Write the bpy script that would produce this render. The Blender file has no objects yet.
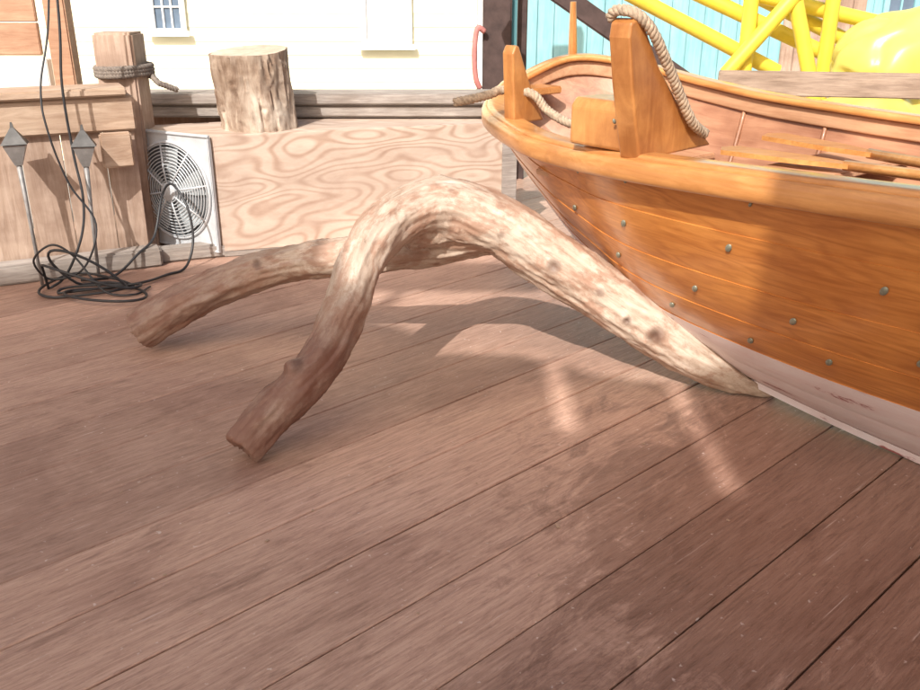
import bpy, bmesh, math, random
from mathutils import Vector, Matrix, noise
random.seed(7)
scene = bpy.context.scene
COL = scene.collection
R = math.radians

# ---------------------------------------------------------------- materials
def newmat(name):
    m = bpy.data.materials.new(name); m.use_nodes = True
    nt = m.node_tree
    return m, nt, nt.nodes["Principled BSDF"]
def ramp(nt, stops):
    r = nt.nodes.new("ShaderNodeValToRGB")
    while len(r.color_ramp.elements) < len(stops): r.color_ramp.elements.new(0.5)
    for e, (p, c) in zip(r.color_ramp.elements, stops):
        e.position = p; e.color = (*c, 1)
    return r
def mixc(nt, a, b, fac, mode='MIX'):
    n = nt.nodes.new("ShaderNodeMix"); n.data_type = 'RGBA'; n.blend_type = mode
    for s, v in ((n.inputs[0], fac), (n.inputs[6], a), (n.inputs[7], b)):
        if isinstance(v, bpy.types.NodeSocket): nt.links.new(v, s)
        elif isinstance(v, (int, float)): s.default_value = v
        else: s.default_value = (*v, 1)
    return n.outputs[2]
def mth(nt, op, a, b=None, c=None):
    n = nt.nodes.new("ShaderNodeMath"); n.operation = op
    for i, v in enumerate((a, b, c)):
        if v is None: continue
        if isinstance(v, bpy.types.NodeSocket): nt.links.new(v, n.inputs[i])
        else: n.inputs[i].default_value = v
    return n.outputs[0]
def coords(nt, scale, attr=None, kind="Object"):
    mp = nt.nodes.new("ShaderNodeMapping"); mp.inputs["Scale"].default_value = scale
    if attr:
        a = nt.nodes.new("ShaderNodeAttribute"); a.attribute_name = attr
        nt.links.new(a.outputs["Vector"], mp.inputs[0])
    else:
        t = nt.nodes.new("ShaderNodeTexCoord"); nt.links.new(t.outputs[kind], mp.inputs[0])
    return mp.outputs[0]
def nz(nt, vec, scale, detail=6, rough=.6, dist=0):
    n = nt.nodes.new("ShaderNodeTexNoise"); nt.links.new(vec, n.inputs["Vector"])
    n.inputs["Scale"].default_value = scale; n.inputs["Detail"].default_value = detail
    n.inputs["Roughness"].default_value = rough; n.inputs["Distortion"].default_value = dist
    return n.outputs["Fac"]
def bump(nt, bs, h, strength=.4, dist=.01):
    b = nt.nodes.new("ShaderNodeBump"); b.inputs["Strength"].default_value = strength
    b.inputs["Distance"].default_value = dist
    nt.links.new(h, b.inputs["Height"]); nt.links.new(b.outputs[0], bs.inputs["Normal"])
def wood(name, dark, light, stretch=(1, 10, 10), scale=4, rough=.7, coat=0, stain=(.6, .6, .6), stainamt=.5, bmp=.4, contour=0, cdark=(.6, .5, .42), cmul=26, camt=.8, cst=.35, cdet=3, cdist=.3):
    m, nt, bs = newmat(name)
    v = coords(nt, stretch)
    g = nz(nt, v, scale, 9, .65, .6)
    r = ramp(nt, [(.3, dark), (.7, light)])
    nt.links.new(g, r.inputs[0])
    col = r.outputs[0]
    if contour:
        v3 = coords(nt, tuple(1 + (s - 1) * cst for s in stretch))
        g3 = nz(nt, v3, contour, cdet, .42, cdist)
        pp = mth(nt, 'PINGPONG', mth(nt, 'MULTIPLY', g3, cmul), 1)
        rr = ramp(nt, [(.1, cdark), (.6, (1.05, 1.03, 1))])
        nt.links.new(pp, rr.inputs[0])
        fade = nz(nt, coords(nt, (1, 2, 2)), 2.2, 3, .5)
        col = mixc(nt, col, rr.outputs[0], mth(nt, 'MULTIPLY', fade, camt * 1.7), 'MULTIPLY')
    v2 = coords(nt, (1, 1.6, 1.6))
    s = nz(nt, v2, 2.6, 6, .6)
    r2 = ramp(nt, [(.38, stain), (.62, (1, 1, 1))])
    nt.links.new(s, r2.inputs[0])
    col = mixc(nt, col, r2.outputs[0], stainamt, 'MULTIPLY')
    nt.links.new(col, bs.inputs["Base Color"])
    if coat:
        rv = mth(nt, 'MULTIPLY_ADD', s, .35, rough - .15); nt.links.new(rv, bs.inputs["Roughness"])
        bs.inputs["Coat Weight"].default_value = coat; bs.inputs["Coat Roughness"].default_value = .16
    else:
        bs.inputs["Roughness"].default_value = rough
    bump(nt, bs, g, bmp, .006)
    return m
def plain(name, c, rough=.5, metal=0, var=.25, scale=8, bmp=.15):
    m, nt, bs = newmat(name)
    v = coords(nt, (1, 1, 1))
    n = nz(nt, v, scale, 6, .6)
    r = ramp(nt, [(.3, tuple(x * (1 - var) for x in c)), (.7, tuple(min(1, x * (1 + var * .4)) for x in c))])
    nt.links.new(n, r.inputs[0]); nt.links.new(r.outputs[0], bs.inputs["Base Color"])
    bs.inputs["Roughness"].default_value = rough; bs.inputs["Metallic"].default_value = metal
    bump(nt, bs, n, bmp, .004)
    return m

def deck_material():
    m, nt, bs = newmat("deck_wood")
    v = coords(nt, (1, 16, 1)); g = nz(nt, v, 5, 11, .72, .5)
    r = ramp(nt, [(.28, (.35, .215, .160)), (.5, (.54, .355, .275)), (.74, (.70, .50, .405))])
    nt.links.new(g, r.inputs[0])
    a = nt.nodes.new("ShaderNodeAttribute"); a.attribute_name = "rnd"
    sep = nt.nodes.new("ShaderNodeSeparateColor"); nt.links.new(a.outputs["Color"], sep.inputs[0])
    pr = ramp(nt, [(0, (.78, .73, .71)), (.5, (.98, .95, .93)), (1, (1.12, 1.08, 1.05))])
    nt.links.new(sep.outputs[0], pr.inputs[0])
    col = mixc(nt, r.outputs[0], pr.outputs[0], .9, 'MULTIPLY')
    vs = coords(nt, (.7, 1.3, 1)); s = nz(nt, vs, 1.3, 8, .68, .8)
    rs = ramp(nt, [(.36, (.66, .59, .57)), (.50, (.97, .95, .93)), (.66, (1.1, 1.1, 1.10))])
    nt.links.new(s, rs.inputs[0]); col = mixc(nt, col, rs.outputs[0], .8, 'MULTIPLY')
    v4 = coords(nt, (1, 5, 1)); s4 = nz(nt, v4, 3.0, 10, .78, .9)
    r4 = ramp(nt, [(.54, (1, 1, 1)), (.72, (.38, .31, .29))]); nt.links.new(s4, r4.inputs[0])
    col = mixc(nt, col, r4.outputs[0], .7, 'MULTIPLY')
    geo = nt.nodes.new("ShaderNodeTexCoord"); sx = nt.nodes.new("ShaderNodeSeparateXYZ"); nt.links.new(geo.outputs["Object"], sx.inputs[0])
    dx = mth(nt, 'SUBTRACT', sx.outputs[0], 2.35); dy = mth(nt, 'SUBTRACT', sx.outputs[1], .75)
    dd = mth(nt, 'SQRT', mth(nt, 'ADD', mth(nt, 'MULTIPLY', dx, mth(nt, 'MULTIPLY', dx, .55)), mth(nt, 'MULTIPLY', dy, dy)))
    wn = nz(nt, coords(nt, (1, 2.2, 1)), 3.2, 9, .75, 1.0)
    wet = mth(nt, 'SUBTRACT', mth(nt, 'MULTIPLY_ADD', wn, 2.2, -.15), dd)
    rw = ramp(nt, [(.02, (0, 0, 0)), (.25, (1, 1, 1))]); nt.links.new(wet, rw.inputs[0])
    col = mixc(nt, col, (.52, .45, .43), mth(nt, 'MULTIPLY', rw.outputs[0], .75), 'MULTIPLY')
    v5 = coords(nt, (1, 1, 1)); s5 = nz(nt, v5, 48, 3, .5); r5 = ramp(nt, [(.68, (0, 0, 0)), (.75, (1, 1, 1))])
    nt.links.new(s5, r5.inputs[0]); col = mixc(nt, col, (.82, .72, .67), mth(nt, 'MULTIPLY', r5.outputs[0], .55))
    v6 = coords(nt, (2.2, 60, 1)); s6 = nz(nt, v6, 1.6, 4, .6, .2); r6 = ramp(nt, [(.66, (0, 0, 0)), (.72, (1, 1, 1))])
    nt.links.new(s6, r6.inputs[0]); col = mixc(nt, col, (.78, .64, .58), mth(nt, 'MULTIPLY', r6.outputs[0], .45))
    v7 = coords(nt, (1, 7, 1)); s7 = nz(nt, v7, 14, 8, .8); r7 = ramp(nt, [(.36, (.62, .56, .54)), (.5, (1, 1, 1))])
    nt.links.new(s7, r7.inputs[0]); col = mixc(nt, col, r7.outputs[0], .8, 'MULTIPLY')
    nt.links.new(col, bs.inputs["Base Color"])
    rr = mth(nt, 'MULTIPLY_ADD', s7, .5, .24); rr = mth(nt, 'SUBTRACT', rr, mth(nt, 'MULTIPLY', rw.outputs[0], .12)); nt.links.new(rr, bs.inputs["Roughness"])
    bs.inputs["Specular IOR Level"].default_value = .55
    h = mth(nt, 'ADD', g, mth(nt, 'MULTIPLY', s7, .6))
    bump(nt, bs, h, .5, .006)
    return m
def driftwood_material():
    m, nt, bs = newmat("driftwood")
    sv = coords(nt, (2.4, 16, 16), "lw")
    g = nz(nt, sv, 2.4, 10, .70, .35)
    r = ramp(nt, [(.27, (.32, .22, .155)), (.45, (.48, .365, .28)), (.62, (.60, .49, .395)), (.8, (.70, .60, .50))])
    nt.links.new(g, r.inputs[0])
    pv = coords(nt, (4.2, 8, 8), "lw")
    p = nz(nt, pv, 1.5, 9, .70, .35)
    pr = ramp(nt, [(.47, (0, 0, 0)), (.58, (1, 1, 1))]); nt.links.new(p, pr.inputs[0])
    a = nt.nodes.new("ShaderNodeAttribute"); a.attribute_name = "leg"
    col = mixc(nt, r.outputs[0], (.34, .18, .115), mth(nt, 'MULTIPLY', pr.outputs[0], .72))
    p2 = nz(nt, coords(nt, (5, 11, 11), "lw"), 2.6, 6, .7, .3)
    pr2 = ramp(nt, [(.54, (1, 1, 1)), (.68, (.60, .52, .48))]); nt.links.new(p2, pr2.inputs[0])
    col = mixc(nt, col, pr2.outputs[0], .8, 'MULTIPLY')
    ln = nz(nt, pv, 2.1, 7, .7)
    lf = mth(nt, 'MULTIPLY', a.outputs["Fac"], mth(nt, 'MULTIPLY_ADD', ln, 1.5, .12))
    lf = mth(nt, 'MINIMUM', lf, .9)
    col = mixc(nt, col, (.18, .078, .052), lf)
    k = nt.nodes.new("ShaderNodeAttribute"); k.attribute_name = "knot"
    col = mixc(nt, col, (.09, .04, .025), mth(nt, 'MULTIPLY', k.outputs["Fac"], .95))
    cv = coords(nt, (.8, 18, 18), "lw"); c = nz(nt, cv, 2, 3, .5, .1)
    crr = ramp(nt, [(.28, (.40, .32, .27)), (.34, (1, 1, 1))]); nt.links.new(c, crr.inputs[0])
    col = mixc(nt, col, crr.outputs[0], .8, 'MULTIPLY')
    nt.links.new(col, bs.inputs["Base Color"]); bs.inputs["Roughness"].default_value = .56
    bump(nt, bs, mth(nt, 'ADD', g, crr.outputs[0]), .5, .006)
    return m

M = {}
M['deck'] = deck_material()
M['drift'] = driftwood_material()
M['ply'] = wood("plywood_weathered", (.52, .40, .325), (.65, .535, .45), (1, 3, 3), 5, .75, 0, (.74, .70, .68), .7, .12, contour=1.5, cdark=(.66, .52, .43), cmul=34, camt=.62, cst=.9, cdet=1.2, cdist=.15)
M['hull'] = wood("varnished_hull", (.54, .19, .035), (.77, .33, .08), (1, 14, 14), 3, .32, .85, (.68, .55, .48), .6, .08, contour=1.3, cdark=(.68, .52, .40), cmul=22, camt=.42, cst=.5)
M['rail'] = wood("varnished_rail", (.56, .24, .065), (.79, .40, .14), (1, 12, 12), 4, .34, .8, (.66, .54, .46), .65, .1)
M['knee'] = wood("worn_varnished_knee", (.44, .17, .04), (.68, .32, .10), (4, 4, 1), 5, .36, .6, (.55, .42, .36), .8, .1)
M['inner'] = wood("interior_wood", (.50, .26, .14), (.70, .42, .25), (1, 10, 10), 4, .5, .2, (.6, .5, .45), .5, .15)
M['inpaint'] = wood("interior_planking", (.34, .145, .075), (.55, .29, .165), (1, 9, 9), 3, .42, .3, (.55, .45, .42), .7, .1)
M['grey'] = wood("weathered_grey_timber", (.24, .205, .185), (.48, .43, .39), (1, 12, 12), 5, .85, 0, (.6, .55, .5), .6, .6)
M['railwood'] = wood("brown_rail_plank", (.28, .20, .15), (.50, .38, .29), (1, 12, 12), 5, .85, 0, (.6, .55, .5), .6, .6)
M['tan'] = wood("weathered_tan_timber", (.42, .29, .20), (.64, .49, .37), (1, 10, 10), 4, .8, 0, (.6, .5, .45), .6, .5)
M['tanv'] = wood("upright_boards", (.38, .26, .19), (.58, .44, .35), (10, 10, 1), 4, .8, 0, (.55, .48, .45), .7, .5)
M['brownb'] = wood("brown_boards", (.42, .23, .14), (.60, .38, .25), (1, 10, 10), 4, .75, 0, (.6, .5, .45), .5, .4)
M['bark'] = wood("stump_bark", (.24, .15, .10), (.74, .64, .53), (8, 8, 2.2), 2.0, .9, 0, (.46, .38, .32), .85, 1.0)
M['endgrain'] = wood("stump_end", (.52, .40, .29), (.74, .62, .50), (3, 3, 3), 6, .85, 0)
M['darkwood'] = plain("dark_creosote_wood", (.08, .05, .045), .8, 0, .4, 12, .5)
M['cream'] = plain("cream_siding_paint", (.95, .92, .70), .55, 0, .03, 3, .05)
M['white'] = plain("white_paint_and_glare", (.88, .88, .86), .5, 0, .05, 5, .05)
M['teal'] = wood("teal_painted_boards", (.22, .48, .53), (.34, .62, .67), (9, 9, 1), 3, .7, 0, (.75, .8, .8), .5, .2)
M['glass'] = plain("window_glass_bluish", (.16, .22, .30), .12, 0, .3, 4, 0)
M['yellow'] = plain("yellow_pipe_paint", (.84, .66, .07), .4, 0, .15, 9, .1)
M['buoy'] = plain("pale_yellow_vinyl", (.80, .69, .15), .36, 0, .25, 3, .15)
M['steel'] = plain("galvanized_steel", (.60, .62, .64), .45, .15, .15, 16, .1)
M['wire'] = plain("guard_wire_steel", (.66, .68, .70), .35, .3, .1, 10, .05)
M['fanblk'] = plain("fan_blade_grey", (.50, .54, .56), .45, .2, .3, 12, .1)
M['cavity'] = plain("fan_cavity_dark", (.14, .15, .16), .8, 0, .3, 12, .1)
M['rubber'] = plain("black_rubber", (.03, .03, .033), .45, 0, .3, 20, .05)
M['rope'] = plain("manila_rope", (.50, .38, .27), .9, 0, .45, 60, .6)
M['darkrope'] = plain("old_dark_rope", (.24, .20, .17), .9, 0, .4, 60, .6)
M['lamp'] = plain("lantern_dark_metal", (.13, .125, .12), .5, .4, .4, 14, .2)
M['pewter'] = plain("stake_metal", (.34, .33, .32), .5, .3, .4, 14, .2)
M['rivet'] = plain("verdigris_copper", (.34, .35, .27), .45, .4, .35, 60, .1)
M['red'] = plain("faded_red_strap", (.55, .22, .20), .7, 0, .3, 12, .1)
M['concrete'] = plain("gravel_ground", (.36, .34, .32), .95, 0, .3, 14, .8)
M['roof'] = plain("shed_roofing", (.12, .12, .12), .8, 0, .3, 6, .3)
M['caster_boards'] = wood("whitewashed_caster_boards", (.66, .61, .55), (.84, .79, .73), (8, 8, 1), 2, .85)  # boards of the added shadow caster, pale to bounce light

def bottom_material():
    m, nt, bs = newmat("pinkish_bottom_paint")
    v = coords(nt, (1.0, 3, 5)); n = nz(nt, v, 2.6, 8, .68, .4)
    r = ramp(nt, [(.36, (.36, .11, .10)), (.40, (.82, .68, .66)), (.7, (.92, .86, .85))])
    nt.links.new(n, r.inputs[0]); nt.links.new(r.outputs[0], bs.inputs["Base Color"])
    bs.inputs["Roughness"].default_value = .45
    return m
M['bottom'] = bottom_material()

# ---------------------------------------------------------------- geometry helpers
def empty(name, loc, label, cat, rotz=0, group=None):
    e = bpy.data.objects.new(name, None); e.empty_display_size = .1
    COL.objects.link(e); e.location = loc; e.rotation_euler = (0, 0, rotz)
    e["label"] = label; e["category"] = cat
    if group: e["group"] = group
    return e
def obj(name, verts, faces, mat, parent=None, loc=(0, 0, 0), rotz=0, smooth=False, label=None, cat=None, sharp=None, mats=None, mi=None, group=None, kind=None, flip_test=None):
    me = bpy.data.meshes.new(name)
    me.from_pydata([tuple(v) for v in verts], [], faces)
    for mm in (mats or [mat]): me.materials.append(mm)
    if mi: me.polygons.foreach_set("material_index", mi)
    bm = bmesh.new(); bm.from_mesh(me)
    if flip_test:
        bm.faces.ensure_lookup_table(); bm.normal_update()
        bad = [f for f in bm.faces if not flip_test(f)]
        bmesh.ops.reverse_faces(bm, faces=bad)
    else:
        bmesh.ops.recalc_face_normals(bm, faces=bm.faces)
    bm.to_mesh(me); bm.free()
    if smooth:
        me.polygons.foreach_set("use_smooth", [True] * len(me.polygons))
        if sharp: me.set_sharp_from_angle(angle=R(sharp))
    me.update()
    o = bpy.data.objects.new(name, me); COL.objects.link(o)
    o.location = loc; o.rotation_euler = (0, 0, rotz)
    if parent: o.parent = parent
    if label: o["label"] = label
    if cat: o["category"] = cat
    if group: o["group"] = group
    if kind: o["kind"] = kind
    return o
def boxgeo(x0, x1, y0, y1, z0, z1, bev=.004):
    bm = bmesh.new(); bmesh.ops.create_cube(bm, size=1)
    for v in bm.verts:
        v.co = Vector((x0 + (v.co.x + .5) * (x1 - x0), y0 + (v.co.y + .5) * (y1 - y0), z0 + (v.co.z + .5) * (z1 - z0)))
    if bev: bmesh.ops.bevel(bm, geom=bm.edges[:], offset=bev, segments=2, affect='EDGES')
    bm.verts.index_update()
    vs = [v.co.copy() for v in bm.verts]; fs = [[v.index for v in f.verts] for f in bm.faces]
    bm.free(); return vs, fs
def join(geos):
    V, F = [], []
    for v, f in geos:
        n = len(V); V += list(v); F += [[i + n for i in q] for q in f]
    return V, F
def box(name, b, mat, parent=None, bev=.005, **k):
    v, f = boxgeo(*b, bev=bev); return obj(name, v, f, mat, parent, **k)
def cr(pts, n=8):
    P = [Vector(p) for p in pts]; out = []
    for i in range(len(P) - 1):
        p0 = P[i - 1] if i else P[0] * 2 - P[1]; p1, p2 = P[i], P[i + 1]
        p3 = P[i + 2] if i + 2 < len(P) else P[-1] * 2 - P[-2]
        for j in range(n):
            t = j / n
            out.append(.5 * ((2 * p1) + (p2 - p0) * t + (2 * p0 - 5 * p1 + 4 * p2 - p3) * t * t + (3 * p1 - p0 - 3 * p2 + p3) * t ** 3))
    out.append(P[-1]); return out
def tubegeo(pts, rad, seg=12, caps=True):
    n = len(pts); V, F = [], []
    rad = rad if isinstance(rad, (list, tuple)) else [rad] * n
    up = Vector((0, 0, 1)); t0 = (pts[1] - pts[0]).normalized()
    if abs(t0.dot(up)) > .95: up = Vector((1, 0, 0))
    u = (up - t0 * up.dot(t0)).normalized()
    for i, p in enumerate(pts):
        t = (pts[min(i + 1, n - 1)] - pts[max(i - 1, 0)]).normalized()
        u = (u - t * u.dot(t)).normalized(); w = t.cross(u)
        for j in range(seg):
            a = 2 * math.pi * j / seg
            V.append(p + (u * math.cos(a) + w * math.sin(a)) * rad[i])
    for i in range(n - 1):
        for j in range(seg):
            k = (j + 1) % seg
            F.append([i * seg + j, i * seg + k, (i + 1) * seg + k, (i + 1) * seg + j])
    if caps:
        F.append(list(range(seg))[::-1]); F.append([(n - 1) * seg + j for j in range(seg)])
    return V, F
def ropegeo(pts, r, turns_per_m=22):
    P = pts; n = len(P); L = [0]
    for i in range(1, n): L.append(L[-1] + (P[i] - P[i - 1]).length)
    m = max(8, int(L[-1] * turns_per_m * 8)); Q = []; j = 0
    for i in range(m + 1):
        s = L[-1] * i / m
        while j < n - 2 and L[j + 1] < s: j += 1
        f = (s - L[j]) / max(1e-6, L[j + 1] - L[j]); Q.append(P[j].lerp(P[j + 1], f))
    strands = [[], [], []]; up = Vector((0, 0, 1)); t0 = (Q[1] - Q[0]).normalized()
    if abs(t0.z) > .9: up = Vector((1, 0, 0))
    u = (up - t0 * up.dot(t0)).normalized()
    for i, p in enumerate(Q):
        t = (Q[min(i + 1, m)] - Q[max(i - 1, 0)]).normalized()
        u = (u - t * u.dot(t)).normalized(); w = t.cross(u)
        for k in range(3):
            a = 2 * math.pi * (k / 3 + i / 8)
            strands[k].append(p + (u * math.cos(a) + w * math.sin(a)) * r * .5)
    return join([tubegeo(s, r * .55, 6) for s in strands])

# ---------------------------------------------------------------- ground + deck
v = [(-150, -150, 0), (150, -150, 0), (150, 150, 0), (-150, 150, 0)]
obj("ground", v, [[0, 1, 2, 3]], M['concrete'], loc=(0, 0, -.25), kind="structure", label="grey gravel ground around the wooden deck")
W = .254; V, F, C = [], [], []
def plank(x0, x1, y0, y1, z):
    c = .003; n = len(V)
    V.extend([(x0, y0, z - .05), (x1, y0, z - .05), (x1, y1, z - .05), (x0, y1, z - .05),
              (x0, y0, z - c), (x1, y0, z - c), (x1, y1, z - c), (x0, y1, z - c),
              (x0 + c, y0 + c, z), (x1 - c, y0 + c, z), (x1 - c, y1 - c, z), (x0 + c, y1 - c, z)])
    fs = [[0, 3, 2, 1], [8, 9, 10, 11]]
    for a in range(4):
        b = (a + 1) % 4; fs.append([a, b, 4 + b, 4 + a]); fs.append([4 + a, 4 + b, 8 + b, 8 + a])
    F.extend([[i + n for i in q] for q in fs]); r = random.random(); C.extend([r] * 12)
for j in range(-16, 22):
    y0 = .118 + W * j; g = random.uniform(.0025, .005)
    plank(-6 + random.random(), 9.5 + random.random() * .3, y0 + g, y0 + W - .001, random.uniform(-.001, .001))
deck = obj("deck", V, F, M['deck'], rotz=R(43), kind="structure", label="reddish brown worn wooden plank deck with damp stains")
ca = deck.data.color_attributes.new("rnd", 'FLOAT_COLOR', 'POINT')
for i, r in enumerate(C): ca.data[i].color = (r, r, r, 1)

# ---------------------------------------------------------------- driftwood
A = cr([(-.68, 2.49, .045), (-.585, 2.56, .14), (-.456, 2.66, .25), (-.385, 2.80, .385), (-.34, 2.95, .51), (-.25, 3.13, .60),
        (-.08, 3.25, .635), (.14, 3.25, .565), (.33, 3.21, .450), (.52, 3.16, .335), (.71, 3.10, .220), (.90, 3.03, .110), (1.01, 3.00, .052), (1.14, 2.96, .010)], 8)
ra_c = [.064, .068, .071, .073, .078, .094, .110, .112, .110, .106, .099, .080, .050, .014]
def interp(lst, n):
    out = []
    for i in range(len(lst) - 1):
        for j in range(n): out.append(lst[i] + (lst[i + 1] - lst[i]) * j / n)
    return out + [lst[-1]]
ra = interp(ra_c, 8)
B = cr([(-1.30, 3.40, .085), (-1.17, 3.42, .165), (-1.02, 3.45, .235), (-.84, 3.47, .305), (-.64, 3.46, .36), (-.42, 3.42, .40), (-.20, 3.38, .445), (.0, 3.32, .50), (.16, 3.26, .54)], 8)
rb = interp([.084, .082, .078, .074, .072, .076, .084, .088, .07], 8)
knots = [(.335, 3.09, .455, .032), (.70, 3.00, .225, .038), (.50, 3.05, .37, .024), (-.51, 2.60, .27, .030), (-.03, 3.17, .72, .020), (.60, 3.03, .27, .020), (-.80, 3.42, .36, .024), (.15, 3.15, .56, .020)]
gs = [tubegeo(A, ra, 20), tubegeo(B, rb, 20)]
gs.append(tubegeo([Vector((-.50, 2.62, .25)), Vector((-.535, 2.60, .265)), Vector((-.545, 2.59, .268))], [.04, .03, .024], 10))
gs.append(tubegeo([Vector((-.20, 3.2, .61)), Vector((-.06, 3.27, .665)), Vector((.06, 3.27, .64))], [.07, .085, .07], 12))
gs.append(tubegeo([Vector((-.20, 3.22, .54)), Vector((-.04, 3.28, .56)), Vector((.14, 3.26, .53))], [.06, .09, .08], 12))
dV, dF = join(gs)
tmp = bpy.data.meshes.new("tmp"); tmp.from_pydata([tuple(x) for x in dV], [], dF)
to = bpy.data.objects.new("tmp", tmp); COL.objects.link(to)
rm = to.modifiers.new("r", 'REMESH'); rm.mode = 'VOXEL'; rm.voxel_size = .0075
sm = to.modifiers.new("s", 'SMOOTH'); sm.iterations = 5; sm.factor = .5
dg = bpy.context.evaluated_depsgraph_get()
me = bpy.data.meshes.new_from_object(to.evaluated_get(dg)); bpy.data.objects.remove(to)
lw, leg, kn = [], [], []
cum = {}
for key, P in (('A', A), ('B', B)):
    l = [0]
    for i in range(1, len(P)): l.append(l[-1] + (P[i] - P[i - 1]).length)
    cum[key] = l
newco = []
for vtx in me.vertices:
    c = vtx.co; best = None
    for key, P in (('A', A), ('B', B)):
        for i, p in enumerate(P):
            d = (c - p).length_squared
            if best is None or d < best[0]: best = (d, key, i)
    d, key, i = best; P = A if key == 'A' else B
    t = (P[min(i + 1, len(P) - 1)] - P[max(i - 1, 0)]).normalized()
    off = c - P[i]; s = cum[key][i] + off.dot(t); w = off - t * off.dot(t)
    u = (Vector((0, 0, 1)) - t * t.z).normalized(); b = t.cross(u)
    vec = Vector((s + (5 if key == 'B' else 0), w.dot(u), w.dot(b))); lw.append(vec)
    if key == 'A': lv = max(0, min(1, (.62 - s) / .25))
    else: lv = max(0, min(1, (.75 - s) / .45)) * .75
    leg.append(lv)
    kk = 0; dz = 0
    for kx, ky, kz, kr in knots:
        q = (c - Vector((kx, ky, kz))).length
        if q < kr * 2.6:
            kk = max(kk, max(0, 1 - q / (kr * 1.0)) ** .6 if q < kr else 0)
            dz += .010 * math.exp(-(q / kr / 1.2) ** 2) - (.014 * math.exp(-(q / kr / .45) ** 2))
    kn.append(kk)
    a = math.atan2(vec.z, vec.y)
    h = noise.fractal(Vector((vec.x * 5, math.cos(a) * 1.6, math.sin(a) * 1.6)), .8, 2.1, 4) * .011
    h += noise.noise(Vector((vec.x * 2.5, math.cos(a) * 5, math.sin(a) * 5))) * .005
    h += noise.noise(c * 60) * .001
    nc = c + vtx.normal * (h + dz)
    if nc.z < .003: nc.z = .003
    newco.append(nc)
for vtx, c in zip(me.vertices, newco): vtx.co = c - Vector((0, 3.1, 0))
me.name = "driftwood"; me.materials.clear(); me.materials.append(M['drift'])
a1 = me.attributes.new("lw", 'FLOAT_VECTOR', 'POINT'); a1.data.foreach_set("vector", [x for q in lw for x in q])
a2 = me.attributes.new("leg", 'FLOAT', 'POINT'); a2.data.foreach_set("value", leg)
a3 = me.attributes.new("knot", 'FLOAT', 'POINT'); a3.data.foreach_set("value", kn)
me.polygons.foreach_set("use_smooth", [True] * len(me.polygons))
dr = bpy.data.objects.new("driftwood_log", me); COL.objects.link(dr); dr.location = (0, 3.1, 0)
dr["label"] = "forked three-legged driftwood log arching over the deck beside the boat"; dr["category"] = "driftwood"

# ---------------------------------------------------------------- rowboat (local x = aft, y = far side)
boat = empty("rowboat", (.30, 3.95, 0), "varnished orange wooden rowboat with pinkish bottom on the deck", "boat", math.atan2(-.77, .64))
NS = 10
N = cr([(-.16, 0, .97), (.0, -.215, .905), (.341, -.38, .87), (.63, -.457, .86), (1.05, -.545, .88), (1.94, -.59, .92), (2.8, -.55, .96), (3.6, -.33, 1.03), (4.2, 0, 1.12)], NS)
Fr = cr([(-.16, 0, .97), (-.04, .27, 1.075), (.2, .49, 1.045), (.57, .54, .99), (1.0, .53, .957), (1.94, .55, .93), (2.8, .53, .96), (3.6, .33, 1.03), (4.2, 0, 1.12)], NS)
K = cr([(-.16, 0, .97), (.0, 0, .67), (.33, 0, .40), (.63, 0, .235), (1.05, -.015, .085), (1.94, -.07, .026), (2.8, -.07, .03), (3.6, -.03, .28), (4.2, 0, 1.12)], NS)
nst = len(N)
def hullpt(side, i, t, off=0):
    S = N if side < 0 else Fr
    a, b = K[i], S[i]
    f = i / (nst - 1); mid = min(1, min(f, 1 - f) * 2.4)
    wq = .58 + .10 * mid; wz = .44 - .14 * mid
    c = Vector(((a.x + b.x) / 2, b.y * wq, a.z + (b.z - a.z) * wz))
    p = a * (1 - t) ** 2 + c * 2 * t * (1 - t) + b * t * t
    if off:
        d = (c - a) * 2 * (1 - t) + (b - c) * 2 * t
        n = Vector((0, d.z, -d.y)) if side > 0 else Vector((0, -d.z, d.y))
        if n.length > 1e-6:
            n.normalize()
            p = p + n * off
    return p
strk = [0, .185, .37, .52, .68, .84, 1.0]
V, F, mi = [], [], []
for side in (-1, 1):
    rows = []
    for j in range(6):
        sub = 4
        for q in range(sub + 1):
            t = strk[j] + (strk[j + 1] - strk[j]) * q / sub
            rows.append((t, .0024 * (1 - q / sub) if j > 1 else 0, j))
    base = len(V)
    for t, o, j in rows:
        for i in range(nst): V.append(hullpt(side, i, t, -o if side < 0 else o))
    for r in range(len(rows) - 1):
        for i in range(nst - 1):
            F.append([base + r * nst + i, base + r * nst + i + 1, base + (r + 1) * nst + i + 1, base + (r + 1) * nst + i])
            mi.append(1 if rows[r][2] <= 1 and rows[r + 1][2] <= 1 else 0)
def outside(f):
    c = f.calc_center_median(); o = Vector((0 if 0.3 < c.x < 3.8 else (c.x - 2) * .3, c.y, (c.z - 1.0) * .6))
    return f.normal.dot(o) > 0
hull = obj("hull", V, F, None, boat, smooth=True, sharp=40, mats=[M['hull'], M['bottom'], M['inpaint'], M['inpaint']], mi=mi, flip_test=outside)
so = hull.modifiers.new("thick", 'SOLIDIFY'); so.thickness = .014; so.offset = 0; so.material_offset = 2
def sweep(path, prof):
    V, F = [], []; n = len(path); m = len(prof)
    for i, p in enumerate(path):
        t = (path[min(i + 1, n - 1)] - path[max(i - 1, 0)]); t.z = 0; t.normalize()
        o = Vector((t.y, -t.x, 0))
        for a, b in prof: V.append(p + o * a + Vector((0, 0, b)))
    for i in range(n - 1):
        for j in range(m):
            k = (j + 1) % m; F.append([i * m + j, i * m + k, (i + 1) * m + k, (i + 1) * m + j])
    F.append(list(range(m))); F.append([(n - 1) * m + j for j in range(m)][::-1])
    return V, F
loop = list(reversed(N)) + Fr[1:]
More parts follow.
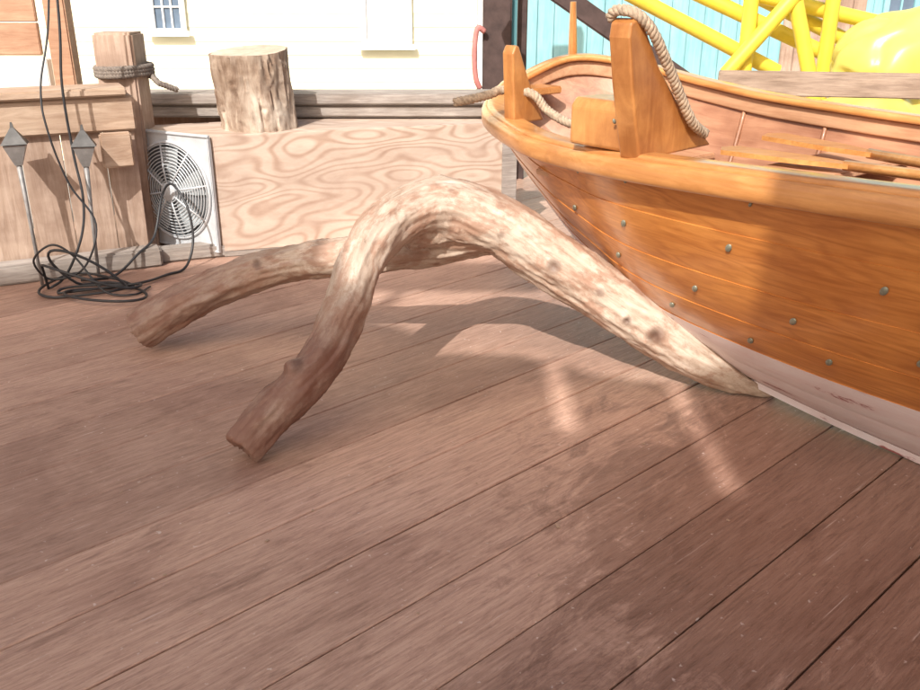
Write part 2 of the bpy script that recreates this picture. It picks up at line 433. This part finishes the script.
i = len(N) // 2; t = loop[i + 1] - loop[i - 1]; sg = 1 if -t.x < 0 else -1
def rnd(x0, x1, z0, z1, p=2.6, n=20):
    out = []; cx, cz, rx, rz = (x0 + x1) / 2, (z0 + z1) / 2, (x1 - x0) / 2, (z1 - z0) / 2
    for k in range(n):
        a = 2 * math.pi * k / n; c, s = math.cos(a), math.sin(a)
        out.append((sg * (cx + rx * math.copysign(abs(c) ** (2 / p), c)), cz + rz * math.copysign(abs(s) ** (2 / p), s)))
    return out
v, f = sweep(loop, rnd(-.068, .022, .0, .030, 4)); obj("gunwale_cap", v, f, M['rail'], boat, smooth=True, sharp=50)
v, f = sweep(loop, rnd(.004, .046, -.058, .014, 2.6)); obj("rub_rail", v, f, M['rail'], boat, smooth=True, sharp=50)
v, f = sweep(loop, rnd(-.045, -.012, -.06, -.001, 5)); obj("inner_rail", v, f, M['inner'], boat, smooth=True, sharp=50)
kp = [p + Vector((0, 0, -.008)) for p in K]
V, F = [], []
for i, p in enumerate(kp):
    t = (kp[min(i + 1, nst - 1)] - kp[max(i - 1, 0)]).normalized(); d = Vector((t.z, 0, -t.x))
    if d.z > 0 and 0 < i < nst // 2: d = -d
    for y, a in ((-.016, -.01), (.016, -.01), (.012, .016), (-.012, .016)): V.append(p + Vector((0, y, 0)) + d * a)
for i in range(nst - 1):
    for j in range(4):
        k = (j + 1) % 4; F.append([i * 4 + j, i * 4 + k, (i + 1) * 4 + k, (i + 1) * 4 + j])
F += [[0, 1, 2, 3], [(nst - 1) * 4 + j for j in range(4)]]
obj("keel", V, F, M['bottom'], boat)
for i in (26, 34, 41, 48, 55, 62):
    pts = [hullpt(-1, i, t / 10) for t in range(10, 0, -1)] + [hullpt(1, i, t / 10) for t in range(0, 11)]
    pts = [Vector((p.x, p.y * .985, p.z + .006)) for p in pts]
    v, f = tubegeo(pts, .009, 6); obj("rib", v, f, M['inpaint'], boat, smooth=True)
def halfw(k, z, side):
    S = N if side < 0 else Fr
    i = min(range(nst), key=lambda q: abs((S[q].x + K[q].x) / 2 - k)); best = min((hullpt(side, i, t / 40) for t in range(41)), key=lambda p: abs(p.z - z)); return best.y
for k, z in ((.55, .74), (1.30, .82), (2.5, .82)):
    a, b = halfw(k, z, -1) + .015, halfw(k, z, 1) - .015
    box("thwart", (k - .12, k + .12, a, b, z - .012, z + .012), M['inner'], boat)
box("breasthook", (-.07, .06, -.10, .13, .955, .985), M['rail'], boat)
def board(name, outline, k0, k1, mat, bw_=.008):
    n = len(outline); V = [Vector((k0, q, z)) for q, z in outline] + [Vector((k1, q, z)) for q, z in outline]
    F = [list(range(n)), [n + i for i in range(n)][::-1]] + [[i, (i + 1) % n, n + (i + 1) % n, n + i] for i in range(n)]
    o = obj(name, V, F, mat, boat)
    b = o.modifiers.new("b", 'BEVEL'); b.width = bw_; b.segments = 3
    return o
board("upright_knee", [(-.565, .89), (-.595, 1.0), (-.625, 1.12), (-.65, 1.25), (-.645, 1.29), (-.62, 1.305), (-.585, 1.285), (-.50, 1.16), (-.405, 1.06), (-.30, .98), (-.20, .90)], .99, 1.07, M['knee'])
board("upright_knee", [(-.335, .89), (-.34, 1.0), (-.35, 1.15), (-.335, 1.18), (-.315, 1.175), (-.265, 1.06), (-.21, .96), (-.17, .89)], .20, .26, M['knee'])
board("knee_block", [(-.56, .905), (-.56, 1.03), (-.54, 1.055), (-.40, 1.055), (-.36, 1.02), (-.35, .905)], .765, .988, M['knee'], .012)
i0, i1 = 40, 66
V = []
for i in range(i0, i1):
    p = N[i]
    for q, z in ((.055, .004), (.17, -.004), (.17, -.024), (.055, -.016)): V.append(Vector((p.x, p.y + q, p.z + z)))
n = i1 - i0; F = [[a * 4 + j, a * 4 + (j + 1) % 4, (a + 1) * 4 + (j + 1) % 4, (a + 1) * 4 + j] for a in range(n - 1) for j in range(4)] + [[0, 1, 2, 3], [(n - 1) * 4 + j for j in range(4)]]
obj("side_deck", V, F, M['rail'], boat)
v, f = tubegeo([Vector((-.03, .28, 1.09)), Vector((-.03, .275, 1.2)), Vector((-.03, .27, 1.32))], [.020, .017, .013], 8)
obj("thole_pin", v, f, M['knee'], boat)
def rivet(p, n, ux, big):
    uy = n.cross(ux)
    bm = bmesh.new(); bmesh.ops.create_uvsphere(bm, u_segments=10, v_segments=6, radius=1)
    V = [p + n * .009 + (ux * .75 - uy * .5).normalized() * v.co.x * big * .7 + (uy * .75 + ux * .5).normalized() * v.co.y * big * 1.25 + n * v.co.z * .005 for v in bm.verts]
    bm.verts.index_update(); F = [[v.index for v in f.verts] for f in bm.faces]; bm.free()
    obj("rivet", V, F, M['rivet'], boat, smooth=True)
for i, t in ((38, .78), (44, .80), (49, .78), (42, .60), (46, .60), (50, .58), (51, .46), (47, .47), (36, .60), (33, .93), (27, .93), (39, .94), (45, .94), (22, .93), (30, .72), (40, .45), (44, .43)):
    p = hullpt(-1, i, t); p1 = hullpt(-1, i + 1, t); p2 = hullpt(-1, i, t + .02)
    n = (p1 - p).cross(p2 - p).normalized()
    if n.y > 0: n = -n
    rivet(p, n, (p1 - p).normalized(), .0145 if t < .85 else .007)
for q, z in ((-.58, 1.0), (-.52, .94), (-.32, .93), (-.60, 1.2)):
    rivet(Vector((.982, q, z)), Vector((-1, 0, 0)), Vector((0, 1, 0)), .008)

bw = Matrix.Translation(boat.location) @ Matrix.Rotation(math.atan2(-.77, .64), 4, 'Z')
def bl(k, q, z): return bw @ Vector((k, q, z))
g = ropegeo(cr([bl(.975, -.63, 1.30), bl(1.0, -.635, 1.322), bl(1.06, -.625, 1.318), bl(1.088, -.575, 1.27), bl(1.092, -.49, 1.165), bl(1.092, -.42, 1.075), bl(1.095, -.35, .99), bl(1.09, -.27, .945)], 6), .017)
obj("rope", *g, M['rope'], smooth=True, label="twisted tan rope hanging over the tall wooden knee of the boat", cat="rope")
g = ropegeo(cr([bl(.10, -.50, .97), bl(.15, -.44, .985), bl(.18, -.38, 1.0), bl(.18, -.33, 1.01), bl(.275, -.26, 1.0), bl(.32, -.22, .94), bl(.42, -.2, .90), bl(.5, -.12, .87), bl(.6, -.10, .80), bl(.7, 0, .77)], 6), .018)
obj("rope", *g, M['rope'], smooth=True, label="short twisted rope looped round the small knee at the bow", cat="rope")
def rel(pts, o): return [Vector(p) - o.location for p in pts]
bd = [(-.0, -.02), (.15, -.05), (.42, -.06), (.45, 0), (.42, .06), (.15, .05), (0, .02)]
for (q0, q1, z0) in ((.02, .20, .858), (.17, -.10, .878)):
    oar = empty("oar", bl(1.5, q0, z0), "pale wooden oar lying lengthwise on the boat's seats", "oar", 0, "oars lying in the boat")
    P = rel([bl(1.42, q0, z0), bl(2.2, (q0 + q1) / 2, z0), bl(3.1, q1, z0 + .02)], oar)
    v, f = tubegeo(P, [.017, .02, .022], 10); obj("shaft", v, f, M['rail'], oar, smooth=True)
    dirv = (P[0] - P[1]).normalized(); sd = Vector((0, 0, 1)).cross(dirv).normalized(); upv = dirv.cross(sd)
    s0 = P[0] - dirv * .02
    V = [s0 + dirv * a * 1.0 + sd * b + upv * h for h in (-.008, .008) for a, b in bd]
    n = len(bd); F = [list(range(n))[::-1], [n + i for i in range(n)]] + [[i, (i + 1) % n, n + (i + 1) % n, n + i] for i in range(n)]
    obj("blade", V, F, M['rail'], oar)

# ---------------------------------------------------------------- plywood ventilation box with fan
A0 = Vector((-1.29, 4.75, 0)); ang = math.atan2(.49, 1.61)
vent = empty("ventilation_box", A0, "weathered plywood box with a square metal exhaust fan on its end", "ventilation box", ang)
ri = Matrix.Rotation(-ang, 3, 'Z')
poly = [ri @ (Vector(p) - A0) for p in ((-1.29, 4.75, 0), (.32, 5.24, 0), (.2, 5.85, 0), (-1.75, 5.12, 0), (-1.80, 5.025, 0))]
bm = bmesh.new(); vs = [bm.verts.new(p + Vector((0, 0, .03))) for p in poly]; fc = bm.faces.new(vs)
ex = bmesh.ops.extrude_face_region(bm, geom=[fc]); bmesh.ops.translate(bm, vec=(0, 0, .625), verts=[g for g in ex['geom'] if isinstance(g, bmesh.types.BMVert)])
bmesh.ops.bevel(bm, geom=bm.edges[:], offset=.004, segments=2, affect='EDGES'); bm.verts.index_update()
V = [v.co.copy() for v in bm.verts]; F = [[v.index for v in f.verts] for f in bm.faces]; bm.free()
obj("plywood_panel", V, F, M['ply'], vent)
box("bottom_batten", (.0, 1.66, -.004, .03, 0, .03), M['grey'], vent)
box("corner_strip", (1.6, 1.69, -.014, -.001, .03, .655), M['grey'], vent, bev=.003)
fan = bpy.data.objects.new("exhaust_fan", None); COL.objects.link(fan); fan.parent = vent
fang = math.atan2(-.474, .88)
fan.location = ri @ (Vector((-1.553, 4.873, .345)) - A0); fan.rotation_euler = (0, 0, fang - ang)
hw, hh, Rr, SG = .29, .315, .262, 64
V, F = [], []
for y in (-.012, .0):
    for j in range(SG):
        a = 2 * math.pi * (j + .5) / SG; c, s = math.cos(a), math.sin(a)
        k = min(hw / max(1e-6, abs(c)), hh / max(1e-6, abs(s)))
        V.append((c * k, y, s * k)); V.append((c * Rr, y, s * Rr))
for j in range(SG):
    k = (j + 1) % SG; o = 2 * SG
    F += [[2 * j, 2 * j + 1, 2 * k + 1, 2 * k], [o + 2 * j, o + 2 * k, o + 2 * k + 1, o + 2 * j + 1], [2 * j, 2 * k, o + 2 * k, o + 2 * j], [2 * j + 1, o + 2 * j + 1, o + 2 * k + 1, 2 * k + 1]]
obj("frame", V, F, M['steel'], fan)
g = join([boxgeo(-hw, hw, -.022, -.0125, hh - .014, hh), boxgeo(-hw, hw, -.022, -.0125, -hh, -hh + .014), boxgeo(-hw, -hw + .012, -.022, -.0125, -hh + .0145, hh - .0145), boxgeo(hw - .012, hw, -.022, -.0125, -hh + .0145, hh - .0145)])
obj("frame_flange", *g, M['steel'], fan)
def toru(r, y, tr, seg=48):
    pts = [Vector((r * math.cos(2 * math.pi * i / seg), y, r * math.sin(2 * math.pi * i / seg))) for i in range(seg + 1)]
    return tubegeo(pts, tr, 6, False)
rings = [toru(r, -.048 + .02 * (r / .24) ** 2, .0030) for r in [.04 + .0175 * i for i in range(13)]] + [toru(.262, -.018, .009)]
for k in range(8):
    a = k * math.pi / 4 + .2
    rings.append(tubegeo([Vector((.03 * math.cos(a), -.052, .03 * math.sin(a))), Vector((.13 * math.cos(a), -.046, .13 * math.sin(a))), Vector((.258 * math.cos(a), -.022, .258 * math.sin(a)))], .005, 6))
obj("guard", *join(rings), M['wire'], fan, smooth=True)
V = [Vector((.260 * math.cos(2 * math.pi * j / 32), -.003, .260 * math.sin(2 * math.pi * j / 32))) for j in range(32)] + [Vector((.257 * math.cos(2 * math.pi * j / 32), -.0022, .257 * math.sin(2 * math.pi * j / 32))) for j in range(32)]
F = [[j, (j + 1) % 32, 32 + (j + 1) % 32, 32 + j] for j in range(32)] + [[32 + j for j in range(32)]]
obj("dark_cavity_disc", V, F, M['cavity'], fan)  # flat dark disc, its colour standing in for shade inside the fan opening
for k in range(5):
    a = k * 2 * math.pi / 5 + .3; pts = []
    for (r, w) in ((.045, .035), (.11, .08), (.17, .12), (.24, .14)):
        for s in (-1, 1):
            aa = a + s * w / r * .5 if r > .06 else a + s * .4
            pts.append(Vector((r * math.cos(aa), -.017 + s * .0055, r * math.sin(aa))))
    obj("blade", pts, [[0, 1, 3, 2], [2, 3, 5, 4], [4, 5, 7, 6]], M['fanblk'], fan, smooth=True)
v, f = tubegeo([Vector((0, -.060, 0)), Vector((0, -.054, 0)), Vector((0, -.008, 0))], [.035, .05, .052], 24); obj("hub", v, f, M['steel'], fan, smooth=True, sharp=40)

# stump
V = []; F = []; mi = []
SGS = 110; ZN = 40
for iz in range(ZN + 1):
    z = .40 * iz / ZN
    for j in range(SGS):
        a = 2 * math.pi * j / SGS
        cx, sx_ = math.cos(a), math.sin(a)
        r = .205 + .012 * noise.noise(Vector((cx * 1.2, sx_ * 1.2, z * 2))) + .007 * noise.fractal(Vector((cx * 6, sx_ * 6, z * 6)), .8, 2, 4)
        fl = noise.noise(Vector((cx * 3 + 7, sx_ * 3, z * 7)))
        r += .007 if fl > .08 else 0
        r -= .016 * max(0, 1 - abs(noise.noise(Vector((cx * 5, sx_ * 5 + 3, z * 1.2)))) * 14)
        for ka, kz in ((-1.9, .25), (-1.2, .12), (-2.4, .1)):
            dq = math.hypot(((a - 2 * math.pi) - ka) * .2 if a > math.pi else (a - ka) * .2, z - kz)
            r += .014 * math.exp(-(dq / .035) ** 2) - .022 * math.exp(-(dq / .014) ** 2)
        V.append(Vector((r * cx - .035 * z / .41, r * sx_, z + (.018 * sx_ + .01 * cx if iz == ZN else 0))))
for iz in range(ZN):
    for j in range(SGS):
        k = (j + 1) % SGS; F.append([iz * SGS + j, iz * SGS + k, (iz + 1) * SGS + k, (iz + 1) * SGS + j]); mi.append(0)
F.append([ZN * SGS + j for j in range(SGS)]); mi.append(1); F.append(list(range(SGS))[::-1]); mi.append(1)
obj("log_stump", V, F, None, loc=(-1.10, 5.06, .655), smooth=True, sharp=50, mats=[M['bark'], M['endgrain']], mi=mi, label="short upright log with cracked flaky bark standing on the plywood box", cat="log")

led = empty("timber_ledge", (-1.9, 5.36, 0), "long weathered grey double timber ledge behind the plywood box", "ledge", R(0))
box("cap_beam", (-.25, 2.18, .0, .20, .665, .735), M['grey'], led, bev=.01)
box("top_board", (-.25, 2.20, -.03, .24, .74, .80), M['grey'], led, bev=.008)
box("back_wall", (-.2, 2.15, .205, .24, -.24, .735), M['tanv'], led)
lw_ = empty("low_board_wall", (-3.40, 3.81, 0), "low wall of upright boards with a thick timber cap", "wall", math.atan2(.442, .897))
box("cap", (-.3, 1.92, -.06, .20, .875, .915), M['tan'], lw_, bev=.008)
box("lintel", (-.3, 1.95, -.03, .12, .70, .873), M['tan'], lw_, bev=.01)
x = -.3
gs = []
while x < 1.9:
    w = random.uniform(.18, .24); gs.append(boxgeo(x, min(x + w, 1.94) - .004, 0 + random.uniform(-.004, .004), .03, .02, .699, .003)); x += w
obj("upright_boards", *join(gs), M['tanv'], lw_)
box("base_beam", (-.3, 1.98, -.12, -.01, .002, .10), M['grey'], lw_, bev=.01)
box("corner_block", (1.76, 1.91, -.09, -.032, .53, .70), M['tan'], lw_, bev=.008)
box("curb_beam", (0, .50, 0, .10, .002, .075), M['grey'], loc=(-1.66, 4.60, 0), rotz=R(22), label="short weathered curb timber lying on the deck by the fan", cat="timber", bev=.01)

post = empty("square_post", (-1.80, 5.0, 0), "short square wooden post with rope wound round its foot", "post")
box("post_shaft", (-.105, .105, -.10, .10, -.20, 1.155), M['tanv'], post, bev=.012)
pts = []
for i in range(0, 160):
    a = i / 160 * 2 * math.pi * 3.2; r = .14 + .01 * math.sin(a * 3)
    pts.append(Vector((-1.80 + r * math.cos(a), 5.0 + r * math.sin(a) * .95, .93 + i / 160 * .055)))
pts += [Vector((-1.6, 4.95, .90)), Vector((-1.52, 5.0, .86))]
obj("rope", *ropegeo(pts, .016), M['darkrope'], smooth=True, label="old dark rope wound round the square post", cat="rope")

def lantern(loc, rodlen, tilt):
    e = empty("stake_lantern", loc, "small dark metal pyramid lantern on a stake by the low wall", "lantern", R(20), "stake lanterns along the low wall")
    e.rotation_euler = (R(-3), R(tilt), R(20))
    def pyr(z0, r0, z1, r1):
        V = []
        for z, r in ((z0, r0), (z1, r1)):
            V += [Vector((r * c, r * s, z)) for c, s in ((1, 1), (-1, 1), (-1, -1), (1, -1))]
        return V, [[3, 2, 1, 0], [4, 5, 6, 7]] + [[i, (i + 1) % 4, 4 + (i + 1) % 4, 4 + i] for i in range(4)]
    obj("roof", *join([pyr(0, .058, .075, .008), pyr(.076, .008, .10, .004)]), M['lamp'], e)
    obj("body", *join([pyr(-.10, .016, -.004, .05)]), M['pewter'], e)
    v, f = tubegeo([Vector((0, 0, -.101)), Vector((0, 0, -.3)), Vector((0, 0, -rodlen))], [.013, .009, .008], 8); obj("stake", v, f, M['pewter'], e, smooth=True)
lantern((-2.10, 4.29, .69), .69, -1); lantern((-1.83, 4.42, .66), .655, 2)

# cables
pts = cr([(-1.88, 4.6, 2.3), (-1.86, 4.45, 1.32), (-1.88, 4.40, .95), (-1.87, 4.38, .64), (-1.84, 4.34, .42), (-1.86, 4.30, .24), (-1.94, 4.24, .06), (-2.0, 4.16, .012)], 8)
NL = 150
for i in range(1, NL):
    a = i / NL * 2 * math.pi * 4; k = i / NL
    rx = .19 + .08 * math.sin(i * .15 + 1); ry = .11 + .06 * math.cos(i * .11)
    lift = max(0, math.sin(a * .4 + 2.2)) * max(0, math.sin(a + .6)) * .20
    pts.append(Vector((-1.78 + .12 * math.sin(k * 6) - rx * math.cos(a), 4.15 + .08 * math.cos(k * 9) - ry * math.sin(a), .010 + .02 * abs(math.sin(a * .5 + k * 3)) + lift)))
pts += cr([tuple(pts[-1]), (-1.60, 4.22, .02), (-1.50, 4.40, .01), (-1.43, 4.50, .02), (-1.40, 4.58, .14), (-1.42, 4.62, .30), (-1.49, 4.68, .40), (-1.55, 4.74, .40), (-1.60, 4.76, .32), (-1.63, 4.66, .14), (-1.67, 4.50, .09), (-1.76, 4.38, .012), (-1.9, 4.3, .012)], 8)[1:]
v, f = tubegeo(pts, .0066, 8); obj("power_cable", v, f, M['rubber'], smooth=True, label="black power cable hanging down and coiled by the fan", cat="cable")
pts = cr([(-1.84, 4.6, 2.3), (-1.90, 4.45, 1.32), (-1.95, 4.33, .95), (-1.93, 4.28, .75), (-1.88, 4.30, .5), (-1.78, 4.3, .3), (-1.84, 4.22, .1), (-2.0, 4.2, .05), (-2.04, 4.14, .16), (-1.94, 4.14, .24), (-1.84, 4.14, .18), (-1.70, 4.08, .03), (-1.56, 4.08, .012), (-1.52, 4.2, .012)], 8)
v, f = tubegeo(pts, .0052, 8); obj("power_cable", v, f, M['rubber'], smooth=True, label="thin black cord trailing from above onto the deck", cat="cable")

fr = empty("board_screen", (-3.6, 5.25, 0), "timber framed screen of brown boards behind the low wall", "screen")
gs = []; z = 1.02
while z < 2.2: gs.append(boxgeo(0, 1.27, .0, .03, z, z + .17, .004)); z += .175
obj("boards", *join(gs), M['brownb'], fr)
box("sill", (0, 1.3, -.02, .05, .80, 1.0), M['white'], fr)
box("upright", (1.33, 1.45, -.03, .07, -.25, 2.2), M['brownb'], fr, bev=.008)

# ---------------------------------------------------------------- cream building
def siding(x0, x1, z0, z1, step, t=.008):
    V, F = [], []; z = z0
    while z < z1:
        n = len(V); V += [(x0, -t, z), (x1, -t, z), (x1, -.001, z + step), (x0, -.001, z + step), (x0, .0, z), (x1, .0, z)]
        F += [[n, n + 1, n + 2, n + 3], [n, n + 4, n + 5, n + 1]]; z += step
    return V, F
yb = empty("cream_building", (0, 9, -.25), "cream yellow clapboard building with white trim", "building")
v, f = siding(-10, .16, 0, 4.5, .125); obj("wall", v, f, M['cream'], yb)
box("wall_core", (-10, .16, .02, 3, 0, 4.5), M['cream'], yb, bev=0)
box("corner_trim", (.165, .29, -.03, 3, 0, 4.5), M['white'], yb)
v = [(-10.3, -.4, 4.5), (.6, -.4, 4.5), (.6, 1.6, 5.8), (-10.3, 1.6, 5.8), (-10.3, 3.4, 4.5), (.6, 3.4, 4.5)]
obj("roof", v, [[0, 1, 2, 3], [3, 2, 5, 4], [0, 3, 4], [1, 5, 2], [0, 4, 5, 1]], M['roof'], yb)
def window(par, x0, x1, z0, z1, fm, gm, nx=2, nzz=3, y=-.02):
    w = bpy.data.objects.new("window", None); COL.objects.link(w); w.parent = par
    t = .05
    g = join([boxgeo(x0 - t, x1 + t, y - .03, y, z0 - t, z0, .003), boxgeo(x0 - t, x1 + t, y - .03, y, z1, z1 + t, .003), boxgeo(x0 - t, x0, y - .03, y, z0 + .0005, z1 - .0005, .003), boxgeo(x1, x1 + t, y - .03, y, z0 + .0005, z1 - .0005, .003)]
             + [boxgeo(x0 + (x1 - x0) * i / nx - .008, x0 + (x1 - x0) * i / nx + .008, y - .02, y - .004, z0, z1, 0) for i in range(1, nx)]
             + [boxgeo(x0, x1, y - .018, y - .006, z0 + (z1 - z0) * i / nzz - .008, z0 + (z1 - z0) * i / nzz + .008, 0) for i in range(1, nzz)])
    obj("frame", *g, fm, w); box("pane", (x0, x1, y - .003, y + .002, z0, z1), gm, w, bev=0)
    box("sill", (x0 - .08, x1 + .08, y - .07, y - .0305, z0 - .07, z0 - .02), fm, w, bev=.003)
window(yb, -2.86, -2.62, 1.24, 2.4, M['white'], M['glass'], 3, 6)
window(yb, -.88, -.50, 1.12, 2.4, M['white'], M['white'], 1, 1)  # pane filled with white, standing in for glare on the glass

# ---------------------------------------------------------------- teal building
tb = empty("teal_building", (.9, 8.6, -.25), "teal painted vertical board building", "building")
gs = []; x = -.35
while x < 7:
    gs.append(boxgeo(x, x + .145, -.02 + random.uniform(0, .006), .0, 0, 4.2, .004)); x += .15
obj("wall", *join(gs), M['teal'], tb)
box("wall_core", (-.35, 7, .002, 2.5, 0, 4.2), M['teal'], tb, bev=0)
gs = [boxgeo(2.0 + i * .12, 2.115 + i * .12, -.06, -.03, .0, 3.0, .004) for i in range(6)]
obj("door", *join(gs), M['tanv'], tb)
window(tb, 2.92, 3.14, 1.30, 2.3, M['teal'], M['glass'], 2, 3, -.03)
box("roof", (-.6, 7.3, -.5, 2.8, 4.2, 4.32), M['roof'], tb)

box("dark_post", (-.10, .10, -.08, .08, -.25, 2.6), M['darkwood'], loc=(.26, 6.7, 0), label="dark tarred timber post beside the cream building", cat="post", bev=.01)
box("thin_post", (-.035, .035, -.04, .04, -.25, 2.6), M['darkwood'], loc=(.45, 6.9, 0), label="slim dark upright board behind the dark post", cat="post", bev=.006)
d = Vector((2.66 - .1, 0, .03 - 1.66))
br = box("diagonal_brace", (0, d.length, -.05, .05, -.06, .06), M['darkwood'], loc=(.10, 6.0, 1.66), label="dark diagonal timber brace leaning behind the boat", cat="timber", bev=.008)
br.rotation_euler = (0, math.atan2(-d.z, d.x), 0)
v, f = tubegeo(cr([(.17, 6.58, 1.08), (.12, 6.56, 1.1), (.10, 6.55, .95), (.11, 6.55, .78), (.14, 6.57, .70)], 6), .020, 8)
obj("hose", v, f, M['red'], smooth=True, label="faded red hose hanging on the dark post", cat="hose")

yp = empty("yellow_pipe_rack", (2, 6.5, 0), "tangle of bright yellow welded pipes standing behind the boat", "pipe rack")
pp = [((.85, 6.5, 1.46), (2.2, 6.5, .82)), ((1.30, 6.62, 1.46), (2.85, 6.5, .80)), ((1.95, 6.4, 0), (1.93, 6.4, 1.8)), ((1.75, 6.7, 1.44), (3.2, 6.6, .80)),
      ((2.1, 6.36, 1.62), (2.55, 6.26, .2)), ((2.5, 6.45, 0), (2.5, 6.45, 1.8)), ((1.60, 6.55, 1.40), (3.3, 6.55, 1.05)), ((2.42, 6.3, 1.6), (1.80, 6.34, .82))]
for a, b in pp:
    v, f = tubegeo(rel([a, Vector(a).lerp(Vector(b), .5), b], yp), .050, 16); obj("pipe", v, f, M['yellow'], yp, smooth=True, sharp=50)
def bag(loc, rx, ry, rz, rot, seed, label):
    bm = bmesh.new(); bmesh.ops.create_icosphere(bm, subdivisions=5, radius=1)
    V = []
    for v in bm.verts:
        c = v.co; n1 = noise.noise(c * 1.5 + Vector((seed, 0, 0))); rg = abs(noise.noise(c * 1.5 + Vector((0, seed, 0))))
        k = 1 + .16 * n1 - .10 * max(0, 1 - rg * 4)
        V.append(Vector((c.x * rx, c.y * ry, c.z * rz)) * k)
    bm.verts.index_update(); F = [[v.index for v in f.verts] for f in bm.faces]; bm.free()
    o = obj("yellow_float_bag", V, F, M['buoy'], loc=loc, smooth=True, label=label, cat="float bag"); o.rotation_euler = rot
    return o
bag((2.62, 5.85, .42), .52, .38, .40, (0, 0, .2), 3, "large crumpled pale yellow inflatable bag resting on the deck")
bag((2.74, 5.9, .98), .46, .34, .27, (0, -.40, .1), 9, "crumpled pale yellow inflatable bag draped over another bag")

rl = empty("plank_rail", (1.5, 5.35, 0), "weathered brown horizontal plank rail on short posts behind the boat", "rail", math.atan2(-.30, 1.6))
box("plank", (-.02, 2.2, -.025, .025, .795, .93), M['railwood'], rl, bev=.006)
for x in (.15, 1.95): box("post", (x - .05, x + .05, .027, .10, 0, .90), M['grey'], rl)

for (x, y, s) in ((.27, 2.12, .010), (-.52, 2.05, .006), (-.42, 2.2, .005), (.6, 2.6, .005), (-.1, 1.75, .004), (-.75, 1.9, .005), (.05, 2.35, .004), (.9, 1.9, .005), (-1.0, 2.3, .004), (.4, 1.6, .004), (.2, 1.9, .004), (-.2, 2.1, .004), (.75, 2.15, .005), (-.62, 1.75, .004)):
    v, f = boxgeo(-s, s, -s * .6, s * .6, 0, s * .5, s * .15)
    obj("wood_chip", v, f, M['tan'], loc=(x, y, .002), rotz=random.random() * 3, label="tiny pale wood chip lying on the deck", cat="wood chip", group="wood chips scattered on the deck")

# ---------------------------------------------------------------- added shadow caster, unseen behind the camera
caster = empty("shadow_caster", (-1.2, -3, -.25), "unseen stepped board canopy added to shade the deck", "shadow caster")
def strip(pts, y0, y1, th=.06):
    V, F = [], []
    for x, z in pts:
        for y in (y0, y1):
            V.append(Vector((x, y, z))); V.append(Vector((x, y, z - th)))
    for i in range(len(pts) - 1):
        a, b = i * 4, i * 4 + 4
        F += [[a, a + 2, b + 2, b], [a + 1, b + 1, b + 3, a + 3], [a, b, b + 1, a + 1], [a + 2, a + 3, b + 3, b + 2]]
    F += [[0, 1, 3, 2]]; e = (len(pts) - 1) * 4; F += [[e, e + 2, e + 3, e + 1]]
    return [v - caster.location for v in V], F
left = [(-5.2, 5.0), (-4.4, 5.55), (-3.6, 5.85), (-2.72, 5.75), (-2.56, 5.45), (-2.44, 5.08), (-2.08, 4.88), (-1.98, 4.55), (-1.90, 4.66), (-1.55, 4.64), (-1.44, 4.56)]
middle = [(-1.35, 4.56), (-1.24, 4.46), (-.93, 4.38)]
right = [(-.845, 4.38), (-.62, 4.38), (-.60, 4.9), (-.40, 4.9), (-.36, 4.3), (2.2, 4.25)]
for q in (left, middle, right): obj("roof", *strip(q, -4.6, -1.5), M['caster_boards'], caster)  # added canopy out of view; stepped outline shapes the shadow edge on the deck
obj("light_slit_stop", *strip([(-.929, 4.34), (-.846, 4.34)], -4.6, -2.25), M['caster_boards'], caster)  # closes the back of an added slit that throws a sun streak
obj("light_slit_stop", *strip([(-1.439, 4.53), (-1.351, 4.53)], -4.6, -2.05), M['caster_boards'], caster)  # same for the second added light slit
v, f = boxgeo(-2.62, -1.76, -1.62, -1.52, 5.52, 5.90); obj("shade_board", [p - caster.location for p in v], f, M['caster_boards'], caster)  # added out of view to shade the floor behind the driftwood
for x in (-2.45,):
    v, f = boxgeo(x - .025, x + .025, -1.70, -1.63, 4.8, 5.8); obj("shade_board_strut", [p - caster.location for p in v], f, M['caster_boards'], caster)
for x, z in ((-5.1, 5.0), (-3.5, 5.78), (2.1, 4.19), (-1.0, 4.34)):  # supports for the added canopy, also out of view
    for y in (-4.5, -1.7):
        if x == -1.0 and y == -1.7: continue
        v, f = boxgeo(x - .07, x + .07, y - .07, y + .07, -.25, z - .05); obj("post", [p - caster.location for p in v], f, M['caster_boards'], caster)

# ---------------------------------------------------------------- light, sky, camera
d = Vector((.26, .70, -.669)).normalized()
sl = bpy.data.lights.new("sun", 'SUN'); sl.energy = 5; sl.angle = R(.6); sl.color = (1, .97, .92)
so_ = bpy.data.objects.new("sun", sl); COL.objects.link(so_); so_.rotation_euler = d.to_track_quat('-Z', 'Y').to_euler()
w = bpy.data.worlds.new("World"); scene.world = w; w.use_nodes = True
nt = w.node_tree; bg = nt.nodes["Background"]; sk = nt.nodes.new("ShaderNodeTexSky"); sk.sky_type = 'NISHITA'; sk.sun_disc = False
sk.sun_elevation = R(42); sk.sun_rotation = math.atan2(-d.x, -d.y) % (2 * math.pi)
sk.dust_density = 7.0; sk.ozone_density = .3
nt.links.new(sk.outputs[0], bg.inputs[0]); bg.inputs[1].default_value = .15
cam = bpy.data.cameras.new("camera"); cam.lens = 35.2; cam.sensor_width = 36; cam.clip_end = 500
co = bpy.data.objects.new("camera", cam); COL.objects.link(co); co.location = (0, 0, 1.4); co.rotation_euler = (R(68), 0, 0)
scene.camera = co
scene.view_settings.view_transform = 'Standard'; scene.view_settings.look = 'None'; scene.view_settings.exposure = 0
